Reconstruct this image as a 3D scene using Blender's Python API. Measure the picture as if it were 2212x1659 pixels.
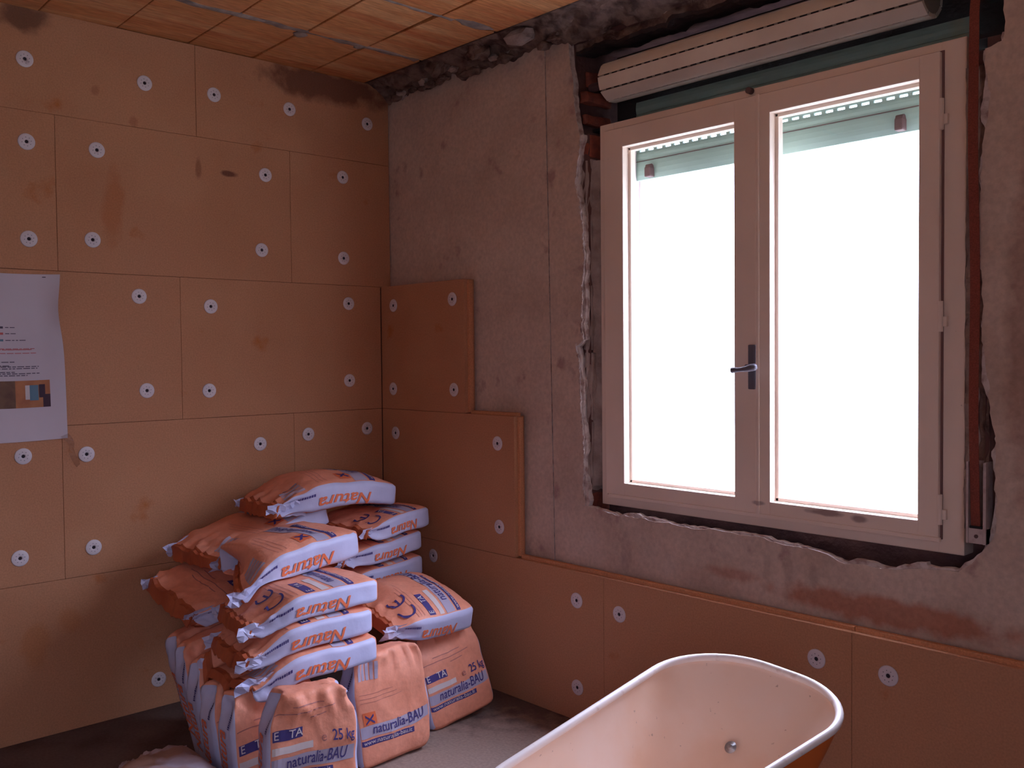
import bpy, bmesh, math, random
from mathutils import Vector, Matrix, noise
from mathutils.geometry import tessellate_polygon
from mathutils.bvhtree import BVHTree
random.seed(7)
for o in list(bpy.data.objects): bpy.data.objects.remove(o)
SC = bpy.context.scene
COL = SC.collection
R = math.radians

# ------------------------------------------------------------------ camera
yaw, pit, rol = R(47.3552), R(1.7587), R(-0.5433)
f = Vector((-math.sin(yaw)*math.cos(pit), math.cos(yaw)*math.cos(pit), -math.sin(pit)))
r = Vector((math.cos(yaw), math.sin(yaw), 0)); up = r.cross(f)
r2 = r*math.cos(rol)+up*math.sin(rol); u2 = -r*math.sin(rol)+up*math.cos(rol)
cd = bpy.data.cameras.new('camera'); cam = bpy.data.objects.new('camera', cd); COL.objects.link(cam)
cam.matrix_world = Matrix(((r2.x,u2.x,-f.x,3.8975),(r2.y,u2.y,-f.y,-2.712),(r2.z,u2.z,-f.z,1.459),(0,0,0,1)))
cd.sensor_fit = 'HORIZONTAL'; cd.sensor_width = 36; cd.lens = 2050.23/2212*36; cd.clip_start = .05
SC.camera = cam
# ------------------------------------------------------------------ sky, window portal, exposure
w = bpy.data.worlds.new('overcast_sky'); SC.world = w; w.use_nodes = True
wn_ = w.node_tree.nodes; wl = w.node_tree.links; bg = wn_['Background']; bg.inputs[0].default_value = (.78, .83, 1.14, 1)
tcw = wn_.new('ShaderNodeTexCoord'); sxyz = wn_.new('ShaderNodeSeparateXYZ'); wl.new(tcw.outputs['Generated'], sxyz.inputs[0])
mrw = wn_.new('ShaderNodeMapRange'); mrw.inputs['From Min'].default_value = 0; mrw.inputs['From Max'].default_value = 1   # overcast: much brighter overhead than at the horizon
mrw.inputs['To Min'].default_value = 4.8; mrw.inputs['To Max'].default_value = 40.0; wl.new(sxyz.outputs['Z'], mrw.inputs['Value']); wl.new(mrw.outputs[0], bg.inputs[1])
pl = bpy.data.lights.new('window_portal', 'AREA'); pl.shape = 'RECTANGLE'; pl.size = 1.36; pl.size_y = 1.42
pl.cycles.is_portal = True
po = bpy.data.objects.new('window_portal', pl); COL.objects.link(po); po.location = (2.056, .42, 1.6); po.rotation_euler = (R(-90), 0, 0)
p2 = pl.copy(); p2.size = 1.1; p2.size_y = 1.3
po2 = bpy.data.objects.new('fill_window_portal', p2); COL.objects.link(po2); po2.location = (4.97, -3.4, 1.6); po2.rotation_euler = (R(90), 0, R(90))  # portal of the added fill window behind the camera
SC.view_settings.view_transform = 'Standard'; SC.view_settings.look = 'None'
SC.view_settings.exposure = 0.07; SC.view_settings.gamma = 1.0; SC.view_settings.use_curve_mapping = False
SC.cycles.max_bounces = 14; SC.cycles.diffuse_bounces = 8; SC.cycles.transparent_max_bounces = 16
SC.cycles.sample_clamp_indirect = 6

# ------------------------------------------------------------------ helpers
def lin(c): return tuple((x/12.92 if x <= .04045 else ((x+.055)/1.055)**2.4) for x in c)
def M(name, col, rough=.8, var=None, spots=None, grain=None, bump=None, metal=0.0, stretch=(1,1,1), spec=.3, marks=None):
    """var=(colour, scale, lo, hi) broad mottling; spots the same, sharper; grain=(amount, scale); bump=(scale, strength, dist); marks=[(x,y,z,rx,ry,rz,colour,strength)]"""
    m = bpy.data.materials.new(name); m.use_nodes = True; nt = m.node_tree; N = nt.nodes; L = nt.links
    b = N['Principled BSDF']; b.inputs['Roughness'].default_value = rough; b.inputs['Metallic'].default_value = metal
    b.inputs['Specular IOR Level'].default_value = spec
    b.inputs['Base Color'].default_value = (*col, 1)
    tc = N.new('ShaderNodeNewGeometry'); mp = N.new('ShaderNodeMapping'); mp.inputs['Scale'].default_value = stretch
    L.new(tc.outputs['Position'], mp.inputs['Vector'])
    out = None
    def mixin(fac, c2, prev):
        mx = N.new('ShaderNodeMix'); mx.data_type = 'RGBA'
        L.new(fac, mx.inputs['Factor'])
        if prev is None: mx.inputs['A'].default_value = (*col, 1)
        else: L.new(prev, mx.inputs['A'])
        mx.inputs['B'].default_value = (*c2, 1)
        return mx.outputs['Result']
    for k, v in enumerate((var, spots)):
        if v:
            for q in (v if isinstance(v, list) else [v]):
                c2, s, lo, hi = q
                n = N.new('ShaderNodeTexNoise'); n.inputs['Scale'].default_value = s; n.inputs['Detail'].default_value = 6
                L.new(mp.outputs[0], n.inputs['Vector'])
                mr = N.new('ShaderNodeMapRange'); mr.inputs['From Min'].default_value = lo; mr.inputs['From Max'].default_value = hi
                L.new(n.outputs['Fac'], mr.inputs['Value']); out = mixin(mr.outputs[0], c2, out)
    if marks:
        for (x, y, z, rx, ry, rz, c2, st) in marks:
            sub = N.new('ShaderNodeVectorMath'); sub.operation = 'SUBTRACT'; sub.inputs[1].default_value = (x, y, z)
            L.new(tc.outputs['Position'], sub.inputs[0])
            dv = N.new('ShaderNodeVectorMath'); dv.operation = 'DIVIDE'; dv.inputs[1].default_value = (rx, ry, rz); L.new(sub.outputs[0], dv.inputs[0])
            ln = N.new('ShaderNodeVectorMath'); ln.operation = 'LENGTH'; L.new(dv.outputs[0], ln.inputs[0])
            n = N.new('ShaderNodeTexNoise'); n.inputs['Scale'].default_value = 14; n.inputs['Detail'].default_value = 5; L.new(tc.outputs['Position'], n.inputs['Vector'])
            ma = N.new('ShaderNodeMath'); ma.operation = 'MULTIPLY_ADD'; ma.inputs[1].default_value = 1.3; L.new(n.outputs['Fac'], ma.inputs[0]); L.new(ln.outputs['Value'], ma.inputs[2])
            mr = N.new('ShaderNodeMapRange'); mr.inputs['From Min'].default_value = 1.75; mr.inputs['From Max'].default_value = 1.25; mr.inputs['To Max'].default_value = st
            L.new(ma.outputs[0], mr.inputs['Value']); out = mixin(mr.outputs[0], c2, out)
    if grain:
        n = N.new('ShaderNodeTexNoise'); n.inputs['Scale'].default_value = grain[1]; n.inputs['Detail'].default_value = 3
        L.new(mp.outputs[0], n.inputs['Vector'])
        mr = N.new('ShaderNodeMapRange'); mr.inputs['From Min'].default_value = .3; mr.inputs['From Max'].default_value = .7
        mr.inputs['To Min'].default_value = 1-grain[0]; mr.inputs['To Max'].default_value = 1+grain[0]; L.new(n.outputs['Fac'], mr.inputs['Value'])
        vm = N.new('ShaderNodeVectorMath'); vm.operation = 'SCALE'
        if out is None: vm.inputs[0].default_value = col
        else: L.new(out, vm.inputs[0])
        L.new(mr.outputs[0], vm.inputs['Scale']); out = vm.outputs[0]
    if out is not None: L.new(out, b.inputs['Base Color'])
    if bump:
        n = N.new('ShaderNodeTexNoise'); n.inputs['Scale'].default_value = bump[0]; n.inputs['Detail'].default_value = 6
        L.new(mp.outputs[0], n.inputs['Vector'])
        bp = N.new('ShaderNodeBump'); bp.inputs['Strength'].default_value = bump[1]; bp.inputs['Distance'].default_value = bump[2]
        L.new(n.outputs['Fac'], bp.inputs['Height']); L.new(bp.outputs[0], b.inputs['Normal'])
    return m

def link(name, me, parent=None, loc=None):
    o = bpy.data.objects.new(name, me); COL.objects.link(o)
    if parent is not None: o.parent = parent
    if loc is not None: o.location = loc
    return o
def empty(name, loc=(0,0,0), parent=None):
    o = bpy.data.objects.new(name, None); COL.objects.link(o); o.location = loc; o.empty_display_size = .1
    if parent is not None: o.parent = parent
    return o
def tag(o, label=None, cat=None, group=None, kind=None):
    if label: o['label'] = label
    if cat: o['category'] = cat
    if group: o['group'] = group
    if kind: o['kind'] = kind
    return o
def mesh_of(bm, name, mats, smooth=False):
    me = bpy.data.meshes.new(name); bmesh.ops.recalc_face_normals(bm, faces=bm.faces[:]); bm.to_mesh(me); bm.free()
    for m in (mats if isinstance(mats, (list, tuple)) else [mats]): me.materials.append(m)
    if smooth:
        for p in me.polygons: p.use_smooth = True
    return me
def box(bm, x0, x1, y0, y1, z0, z1, bev=0.0, mi=0, M4=None):
    vs = [bm.verts.new((x, y, z)) for x in (x0, x1) for y in (y0, y1) for z in (z0, z1)]
    F = [(0,1,3,2),(4,6,7,5),(0,4,5,1),(2,3,7,6),(0,2,6,4),(1,5,7,3)]
    fs = [bm.faces.new([vs[i] for i in q]) for q in F]
    for q in fs: q.material_index = mi
    allv = vs
    if bev > 0:
        es = list({e for q in fs for e in q.edges})
        g = bmesh.ops.bevel(bm, geom=es, offset=bev, segments=2, profile=.6, affect='EDGES')
        for q in g['faces']: q.material_index = mi
        allv = list({v for q in g['faces'] for v in q.verts})
    if M4 is not None: bmesh.ops.transform(bm, matrix=M4, verts=allv)
    return allv
def boxobj(name, dims, mat, parent=None, bev=0.0):
    bm = bmesh.new(); box(bm, *dims, bev=bev); return link(name, mesh_of(bm, name, mat), parent)
def tube(bm, pts, rad, seg=10, mi=0, closed=False, flat=1.0):
    pts = [Vector(p) for p in pts]; n = len(pts); rings = []
    for i, p in enumerate(pts):
        a = pts[(i-1) % n] if (closed or i > 0) else p; b = pts[(i+1) % n] if (closed or i < n-1) else p
        t = (b-a).normalized(); ref = Vector((0,0,1)) if abs(t.z) < .95 else Vector((1,0,0))
        s = t.cross(ref).normalized(); q = s.cross(t)
        rr = rad[i] if isinstance(rad, (list, tuple)) else rad
        rings.append([bm.verts.new(p+s*rr*math.cos(2*math.pi*k/seg)+q*rr*flat*math.sin(2*math.pi*k/seg)) for k in range(seg)])
    for i in range(n if closed else n-1):
        A, B = rings[i], rings[(i+1) % n]
        for k in range(seg):
            bm.faces.new((A[k], A[(k+1) % seg], B[(k+1) % seg], B[k])).material_index = mi
    if not closed:
        bm.faces.new(rings[0][::-1]).material_index = mi; bm.faces.new(rings[-1]).material_index = mi
def lathe(bm, prof, axis_mat, seg=20, mi=0):
    rings = []
    for (rad, h) in prof:
        rings.append([bm.verts.new(axis_mat @ Vector((rad*math.cos(2*math.pi*k/seg), rad*math.sin(2*math.pi*k/seg), h))) for k in range(seg)] if rad > 1e-6 else [bm.verts.new(axis_mat @ Vector((0,0,h)))])
    for A, B in zip(rings, rings[1:]):
        for k in range(seg):
            if len(A) == 1: q = (A[0], B[k], B[(k+1) % seg])
            elif len(B) == 1: q = (A[k], A[(k+1) % seg], B[0])
            else: q = (A[k], A[(k+1) % seg], B[(k+1) % seg], B[k])
            bm.faces.new(q).material_index = mi

# ------------------------------------------------------------------ materials
BO = (.53, .268, .15)
m_board = M('wood_fibre_board', BO, .95, var=[((.465, .215, .115), 2.2, .42, .75), ((.57, .30, .18), 1.1, .5, .8)],
            spots=((.45, .15, .045), 5.5, .66, .78), grain=(.10, 160), bump=(220, .25, .002), spec=.1,
            marks=[(0, -.28, 2.73, .3, .38, .085, (.16, .06, .04), .85), (0, -1.62, 2.75, .3, .12, .06, (.14, .06, .04), .8),
                   (0, -1.29, 2.07, .3, .045, .17, (.43, .14, .05), .5), (0, -.79, 2.26, .3, .04, .014, (.17, .065, .045), .9),
                   (0, -.93, 2.27, .3, .014, .05, (.28, .11, .06), .7), (0, -1.35, 2.52, .3, .02, .02, (.32, .11, .06), .5), (0, -1.20, 2.42, .3, .022, .022, (.32, .11, .06), .5),
                   (0, -1.62, .36, .3, .06, .09, (.45, .17, .06), .45), (0, -1.5, .44, .3, .05, .05, (.45, .17, .06), .4)])
m_board2 = M('wood_fibre_board_edge', (.62, .29, .15), .95, grain=(.14, 190), bump=(260, .3, .002), spec=.1)
m_plast = M('old_plaster', (.62, .49, .415), .95, var=[((.50, .375, .31), 3.0, .45, .7), ((.68, .56, .48), 1.4, .5, .75)],
            spots=((.42, .29, .26), 9, .63, .72), grain=(.10, 70), bump=(45, .5, .004), spec=.15,
            marks=[(2.55, .06, .665, .42, .3, .05, (.42, .15, .08), .75), (2.0, .06, .69, .10, .3, .03, (.42, .18, .12), .55),
                   (2.22, .06, .745, .02, .3, .06, (.36, .27, .23), .45), (2.31, .06, .74, .018, .3, .055, (.36, .27, .23), .45), (2.14, .06, .735, .015, .3, .05, (.36, .27, .23), .4),
                   (1.52, .06, .70, .03, .3, .09, (.36, .27, .25), .4), (2.95, .06, 1.5, .06, .3, .5, (.30, .15, .12), .5)])
m_chalk = M('broken_plaster_edge', (.66, .58, .55), .95, var=((.38, .27, .24), 30, .45, .65), bump=(60, .8, .006), spec=.1)
m_under = M('rough_undercoat', (.44, .36, .33), .95, var=((.28, .21, .19), 12, .4, .65), bump=(35, 1.0, .01), spec=.1)
m_rubble = M('dark_rubble', (.21, .145, .12), .95, var=((.08, .05, .045), 18, .42, .62), bump=(40, 1.0, .01), spec=.1)
m_brick = M('red_brick', (.30, .09, .06), .9, var=((.18, .06, .05), 25, .4, .7), bump=(60, .6, .004), spec=.1)
m_mason = M('masonry_core', (.16, .085, .075), .95, var=((.09, .05, .05), 8, .4, .65), bump=(30, .8, .008), spec=.1)
m_cav = M('cavity_shade', (.05, .04, .04), .95, bump=(30, .8, .008), spec=.05)  # near-black: the cavity's shade put into the colour
m_tile = M('hollow_clay_tile', (.58, .25, .10), .85, var=[((.70, .40, .20), 2.0, .46, .72), ((.50, .155, .06), 3.1, .5, .75)], grain=(.22, 30), bump=(26, .7, .006), stretch=(5.5, .55, 5.5), spec=.15)
m_mort = M('grey_mortar', (.33, .255, .22), .95, var=((.20, .16, .15), 18, .4, .65), bump=(40, .8, .006), spec=.1)
m_dark = M('dark_joint_mortar', (.06, .04, .035), 1.0, spec=0.0)  # dark mortar above the open tile joints
m_floor = M('dusty_screed', (.15, .11, .10), .95, var=[((.09, .06, .055), 4, .45, .7), ((.19, .145, .13), 1.7, .5, .75)], grain=(.12, 90), bump=(50, .5, .004), spec=.1, marks=[(1.45, -.55, 0, .62, .55, .3, (.35, .255, .21), .85)])
m_wood = M('painted_window_wood', (.87, .73, .63), .5, var=((.79, .65, .55), 3, .45, .75), spots=((.33, .24, .21), 38, .74, .80), bump=(18, .08, .002), spec=.35, marks=[(2.33, .10, .938, .06, .2, .010, (.28, .19, .18), .8), (2.45, .10, .931, .03, .2, .014, (.28, .19, .18), .8), (2.08, .10, .943, .03, .2, .009, (.30, .21, .2), .7), (2.56, .1, 1.05, .004, .2, .004, (.2, .1, .1), .8)])
m_groove = M('sash_groove', (.22, .12, .11), .9)
m_handle = M('dull_metal_handle', (.15, .14, .17), .55, metal=.15)
m_slatin = M('roller_slat_cream', (.80, .72, .62), .5, var=((.70, .62, .53), 5, .45, .7), spec=.3)
m_slatout = M('roller_slat_green', (.34, .48, .43), .5, spec=.3)
m_lip = M('slat_lip', (.34, .29, .24), .6)
m_slot = M('slat_slot_dark', (.03, .025, .025), .9)
m_brown = M('brown_stopper', (.12, .07, .07), .6)
m_strap = M('strap_webbing', (.25, .07, .05), .85, grain=(.2, 250), spec=.15)
m_plate = M('winder_plate', (.52, .44, .43), .45, var=((.40, .31, .29), 40, .5, .7), metal=.25)
m_plastic = M('white_plastic', (.72, .66, .70), .45, spec=.4)
m_hole = M('anchor_hole', (.03, .02, .03), .9)
m_paper = M('white_paper', (.62, .56, .62), .75, var=((.57, .51, .57), 2.5, .45, .7), spec=.2)
m_ink = M('printed_ink', (.10, .08, .12), .8); m_inkr = M('printed_red_ink', (.50, .12, .12), .8)
m_phb = M('photo_brown', (.19, .11, .07), .6, var=((.12, .06, .05), 20, .4, .7)); m_pho = M('photo_orange', (.48, .20, .09), .6, var=((.38, .14, .07), 25, .4, .7))
m_phblue = M('photo_blue', (.12, .22, .30), .6); m_phd = M('photo_dark', (.06, .03, .05), .6); m_phw = M('photo_white', (.62, .56, .56), .6)
m_sor = M('sack_orange_paper', (.80, .33, .215), .55, var=((.74, .275, .165), 4, .42, .72), grain=(.05, 60), bump=(15, .6, .010), spec=.35)
m_swh = M('sack_white_paper', (.52, .53, .74), .5, var=((.46, .47, .67), 9, .45, .7), bump=(30, .35, .004), spec=.4)
m_sred = M('sack_end_shaded_orange', (.46, .115, .045), .6, var=((.36, .075, .03), 8, .42, .7), bump=(30, .4, .004), spec=.3)  # orange-red ends, darkened in colour to carry the pile's left-side shade
m_sdust = M('sack_dusty_brown', (.36, .22, .17), .6, var=[((.26, .13, .09), 9, .42, .7), ((.50, .46, .56), 4.5, .50, .60)], bump=(15, .6, .010))
m_navy = M('print_navy', (.065, .05, .20), .6); m_lav = M('print_lavender', (.42, .38, .50), .55); m_white = M('print_white', (.66, .58, .58), .55)
m_pred = M('print_orange_red', (.74, .17, .07), .55); m_rosy = M('print_faint_line', (.42, .17, .15), .6)
m_tray = M('tray_inside_dusty', (.90, .69, .56), .45, var=[((.84, .57, .41), 4, .45, .7), ((.90, .77, .70), 2.4, .5, .75)], spots=((.52, .36, .28), 60, .70, .76), bump=(25, .1, .003), spec=.4)
m_rim = M('tray_rim_worn', (.90, .83, .80), .42, var=((.74, .60, .55), 34, .60, .75), spec=.5)
m_tor = M('tray_orange_paint', (.70, .16, .03), .4, spec=.5)
m_steel = M('galvanised_steel', (.42, .41, .42), .4, metal=.7); m_rubber = M('black_rubber', (.025, .025, .025), .8)
m_out = M('outside_render', (.8, .78, .76), .9); m_ground = M('outside_ground', (.20, .21, .17), .9)
def glassmat(name, tint=(1,1,1), gl=.06):
    m = bpy.data.materials.new(name); m.use_nodes = True; nt = m.node_tree; N = nt.nodes; L = nt.links
    N.remove(N['Principled BSDF']); o = N['Material Output']
    t = N.new('ShaderNodeBsdfTransparent'); t.inputs[0].default_value = (*tint, 1); g = N.new('ShaderNodeBsdfGlossy'); g.inputs['Roughness'].default_value = .03
    x = N.new('ShaderNodeMixShader'); x.inputs[0].default_value = gl
    L.new(t.outputs[0], x.inputs[1]); L.new(g.outputs[0], x.inputs[2]); L.new(x.outputs[0], o.inputs[0]); return m
m_glass = glassmat('window_glass', (.97, .98, .98)); m_tape = glassmat('clear_tape', (.90, .86, .84), .16)

# ------------------------------------------------------------------ structure
XR, YB, ZC = 4.75, -4.1, 2.787
def struct(o, label=None): return tag(o, label, None, None, 'structure')
floor = struct(boxobj('floor', (-.3, XR+.2, YB-.2, .4, -.12, 0), m_floor))
wall_left = struct(boxobj('wall_left', (-.26, -.0602, YB, .4, 0, 2.95), m_mason))
struct(boxobj('wall_back', (-.26, XR+.2, YB-.2, YB, 0, 2.95), m_plast))
bm = bmesh.new()
BX0, BX1, BZ0, BZ1 = -3.9, -2.9, 1.0, 2.2
for d in ((YB, BX0, 0, 2.95), (BX1, .4, 0, 2.95), (BX0, BX1, 0, BZ0), (BX0, BX1, BZ1, 2.95)): box(bm, XR, XR+.2, d[0], d[1], d[2], d[3])
struct(link('wall_front', mesh_of(bm, 'wall_front', m_plast)))
fill_win = struct(empty('added_fill_window', (XR+.15, -3.4, 1.0)))  # unseen window added behind the camera to brighten the window wall
bm = bmesh.new()
for d in ((BX0, BX0+.07, BZ0, BZ1), (BX1-.07, BX1, BZ0, BZ1), (BX0+.07, BX1-.07, BZ0, BZ0+.07), (BX0+.07, BX1-.07, BZ1-.07, BZ1), (-3.43, -3.37, BZ0+.07, BZ1-.07)): box(bm, XR+.11, XR+.18, d[0], d[1], d[2], d[3], .003)
o = link('window_frame', mesh_of(bm, 'window_frame', m_wood), fill_win); o.matrix_parent_inverse = Matrix.Translation(-Vector(fill_win.location))
for a, b in ((BX0+.07, -3.43), (-3.37, BX1-.07)):
    o = boxobj('pane', (XR+.143, XR+.147, a, b, BZ0+.07, BZ1-.07), m_glass, fill_win); o.matrix_parent_inverse = Matrix.Translation(-Vector(fill_win.location))
struct(boxobj('ground', (-30, 34, -40, 60, -3.2, -3.0), m_ground))

# insulation boards -------------------------------------------------
def board(name, parent, axis, a0, a1, z0, z1, tongue_end=False, tongue_top=False, depth=.06):
    """board on the left wall (axis 'y', face x=0) or right wall (axis 'x', face y=0)"""
    bm = bmesh.new(); g = .0007
    dy = random.uniform(-.0007, .0007)
    box(bm, a0+g, a1-g, dy, depth, z0+g, z1-g, bev=.0014)
    if tongue_top:  box(bm, a0+g, a1-g, .019, .041, z1-.004, z1+.013, bev=.003, mi=1)
    if tongue_end:  box(bm, a1-.004, a1+.014, .019, .041, z0+.004, z1-.004, bev=.003, mi=1)
    if axis == 'y':
        bmesh.ops.transform(bm, matrix=Matrix(((0,-1,0,0),(1,0,0,0),(0,0,1,0),(0,0,0,1))), verts=bm.verts[:])
    return link(name, mesh_of(bm, name, [m_board, m_board2]), parent)
def disc_mesh():
    bm = bmesh.new()
    lathe(bm, [(.0066, -.004), (.0066, .0016), (.0095, .0034), (.016, .0034), (.0285, .0026), (.0312, .0012), (.0312, 0)], Matrix(), 22)
    lathe(bm, [(.0067, .0010), (0, .0010)], Matrix(), 22, 1)
    for k in range(8):
        a = k*math.pi/4+.2
        lathe(bm, [(.0017, .0037), (0, .0037)], Matrix.Translation((.0165*math.cos(a), .0165*math.sin(a), 0)), 6, 2)
    return mesh_of(bm, 'anchor_disc', [m_plastic, m_hole, m_handle], True)
DM = disc_mesh()
left_boards = []
YC = .06
rows = [(2.4, 2.786, [YB, -2.96, -1.95, -.935, YC]), (1.8, 2.4, [YB, -3.53, -2.52, -1.505, -.4916, YC]), (1.2, 1.8, [YB, -3.05, -2.035, -1.0198, -.0005]),
        (.6, 1.2, [YB, -3.53, -2.52, -1.505, -.4916, -.0005]), (.0, .6, [YB, -3.05, -2.035, -1.0198, -.0005])]
for z0, z1, ys in rows:
    for a0, a1 in zip(ys, ys[1:]): left_boards.append((a0, a1, z0, z1, board('insulation_board', wall_left, 'y', a0, a1, z0, z1)))
for (y, z) in [(-1.606, 2.592), (-1.153, 2.585), (-0.853, 2.591), (-0.489, 2.59), (-0.066, 2.589), (-1.607, 2.282), (-1.349, 2.286), (-0.616, 2.276), (-0.21, 2.314), (-1.607, 1.916), (-1.373, 1.93), (-0.64, 1.939), (-0.211, 1.929), (-1.194, 1.713), (-0.886, 1.68), (-0.187, 1.713), (-1.17, 1.326), (-0.9, 1.317), (-0.188, 1.343), (-1.646, 1.092), (-1.415, 1.082), (-0.664, 1.07), (-0.418, 1.098), (-0.091, 1.106), (-1.666, 0.706), (-1.396, 0.709), (-1.146, 0.118)]:
    b = [q for q in left_boards if q[0] < y < q[1] and q[2] < z < q[3]][0][4]
    d = link('anchor_disc', DM, b, (0.0008, y, z)); d.rotation_euler = (random.uniform(0, 6)*0, R(90), 0)

# right wall: masonry core with the window hole ---------------------
def hole_boxes(bm):
    yo, ym, yi = .40, .20, .095
    HX0, HX1, HZ0 = 1.318, 2.83, .775      # inner hole
    CX0, CX1, CZ0, CZ1 = 1.245, 2.90, 2.335, 2.70   # roller cavity
    OX0, OX1, OZ0, OZ1 = 1.387, 2.725, .892, 2.335  # outer opening
    zb, zt = -.05, 2.95
    box(bm, -.26, HX0, yi, ym, zb, CZ0); box(bm, HX1, XR+.2, yi, ym, zb, CZ0); box(bm, HX0, HX1, yi, ym, zb, HZ0)
    box(bm, -.26, CX0, yi, yo, CZ0, zt); box(bm, CX1, XR+.2, yi, yo, CZ0, zt); box(bm, CX0, CX1, yi, yo, CZ1, zt)
    box(bm, -.26, OX0, ym, yo, zb, CZ0); box(bm, OX1, XR+.2, ym, yo, zb, CZ0); box(bm, OX0, OX1, ym, yo, zb, OZ0)
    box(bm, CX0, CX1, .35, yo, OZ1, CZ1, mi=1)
bm = bmesh.new(); hole_boxes(bm)
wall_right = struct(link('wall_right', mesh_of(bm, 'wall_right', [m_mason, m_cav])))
boxobj('cavity_shade', (1.2452, 2.8998, .3485, .3497, 2.336, 2.699), m_cav, wall_right)  # thin dark sheet standing in for shade at the cavity's back

def jag(pts, step=.02, amp=.006, seed=0.0, closed=True, keep=()):
    out = []; n = len(pts)
    for i in range(n if closed else n-1):
        a = Vector(pts[i]); b = Vector(pts[(i+1) % n]); L = (b-a).length; k = max(1, int(L/step)); nrm = Vector((-(b-a).y, (b-a).x)).normalized() if L > 0 else Vector((0,0))
        quiet = i in keep
        for j in range(k):
            p = a.lerp(b, j/k); q = Vector((p.x, p.y))
            if not quiet:
                v = noise.noise(Vector((p.x*9+seed, p.y*9, seed)))*1.2+noise.noise(Vector((p.x*34, p.y*34+seed, 3)))*.9
                q = q+nrm*amp*v
            out.append((q.x, q.y))
    if not closed: out.append(tuple(pts[-1]))
    return out
def sheet(name, outer, holes, y0, y1, mats, parent):
    """flat sheet in the xz plane between y0 (room side) and y1, with jagged holes; broken edges take material 1"""
    loops = [outer]+holes
    flat = [[Vector((p[0], p[1], 0)) for p in lp] for lp in loops]
    tris = tessellate_polygon(flat)
    allp = [p for lp in loops for p in lp]; n = len(allp)
    bm = bmesh.new()
    A = [bm.verts.new((p[0], y0, p[1])) for p in allp]; B = [bm.verts.new((p[0], y1, p[1])) for p in allp]
    for t in tris:
        try: bm.faces.new([A[i] for i in t]); bm.faces.new([B[i] for i in reversed(t)])
        except ValueError: pass
    k = 0
    for lp in loops:
        m = len(lp)
        for i in range(m):
            a, b = k+i, k+(i+1) % m
            q = bm.faces.new((A[a], A[b], B[b], B[a])); q.material_index = 1
        k += m
    return link(name, mesh_of(bm, name, mats), parent)
HOLE = [(1.236, 2.655), (1.262, 2.50), (1.283, 2.37), (1.296, 2.33), (1.268, 2.14), (1.302, 1.98), (1.308, 1.84), (1.298, 1.58), (1.303, 1.52), (1.262, 1.49), (1.280, 1.42), (1.292, 1.21), (1.301, 1.02), (1.305, .848),
        (1.63, .832), (2.09, .832), (2.36, .812), (2.42, .793), (2.54, .793), (2.60, .806), (2.765, .826), (2.80, .862), (2.835, .893), (2.868, .94), (2.872, 1.2), (2.838, 1.42), (2.830, 1.6), (2.826, 1.86), (2.832, 2.05), (2.846, 2.17), (2.835, 2.295), (2.882, 2.308), (2.884, 2.655)]
hole_a = jag(HOLE, .016, .008, 1.3)
cx_, cz_ = 2.06, 1.6
def shrink(pts, d, seed):
    out = []
    for (x, z) in pts:
        v = Vector((cx_-x, cz_-z)); k = d*(.55+1.1*noise.noise(Vector((x*11+seed, z*11, 5))))
        s = Vector((1 if v.x > 0 else -1, 0)) if abs(v.x) > .62 else Vector((0, 1 if v.y > 0 else -1))
        out.append((x+s.x*k, z+s.y*k))
    return out
CR0, CR1 = (1.097, 2.772), (1.148, 0.0)
topL = [(0.0, 2.742), (.06, 2.742), (.12, 2.757), (.34, 2.706), (.44, 2.719), (.575, 2.748), (.73, 2.762), (.885, 2.774), (1.097, 2.768)]
topL = jag(topL, .02, .010, 7.1, False)
outL = topL+[(1.143, 0.0), (-.05, 0.0), (-.05, 2.742)]
plL = sheet('plaster_panel', outL, [], .065, .0945, [m_plast, m_chalk], wall_right)
topR = jag([(1.102, 2.768), (1.20, 2.737), (1.236, 2.70)], .02, .006, 2.0, False)
topR2 = jag([(2.884, 2.70), (3.1, 2.76), (XR, 2.77)], .03, .01, 4.0, False)
# right panel: its opening is open at the top, so it runs down one side and up the other
inner = jag(HOLE, .016, .008, 1.3, False)
outR = topR+inner+topR2+[(XR, 0.0), (1.148, 0.0)]
plR = sheet('plaster_panel', outR, [], .065, .0945, [m_plast, m_chalk], wall_right)
# a ragged second coat just behind the first, lighter where it broke away
inner2 = shrink(jag(HOLE, .012, .010, 9.7), .011, 2.2)
band = [p for p in inner2]
ring_out = [(x-.06 if x < 1.5 else (x+.05 if x > 2.7 else x), z-.05 if z < 1.0 else z) for (x, z) in HOLE]
bm = bmesh.new()
def ringsheet(name, inn, grow, y0, y1, mats):
    bm = bmesh.new(); n = len(inn); rows_ = []
    for (x, z) in inn:
        ox = -grow if x < 1.45 else (grow if x > 2.75 else 0); oz = -grow if z < 1.0 else 0
        rows_.append([bm.verts.new(p) for p in ((x+ox, y0, z+oz), (x, y0+.002*noise.noise(Vector((x*40, z*40, 0))), z), (x, y1, z))])
    for a, b in zip(rows_, rows_[1:]):
        for k in range(2): bm.faces.new((a[k], b[k], b[k+1], a[k+1])).material_index = k
    return link(name, mesh_of(bm, name, mats), wall_right)
ringsheet('plaster_undercoat', [p for p in inner2 if p[1] < 2.34], .05, .0716, .0946, [m_chalk, m_chalk])
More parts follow.
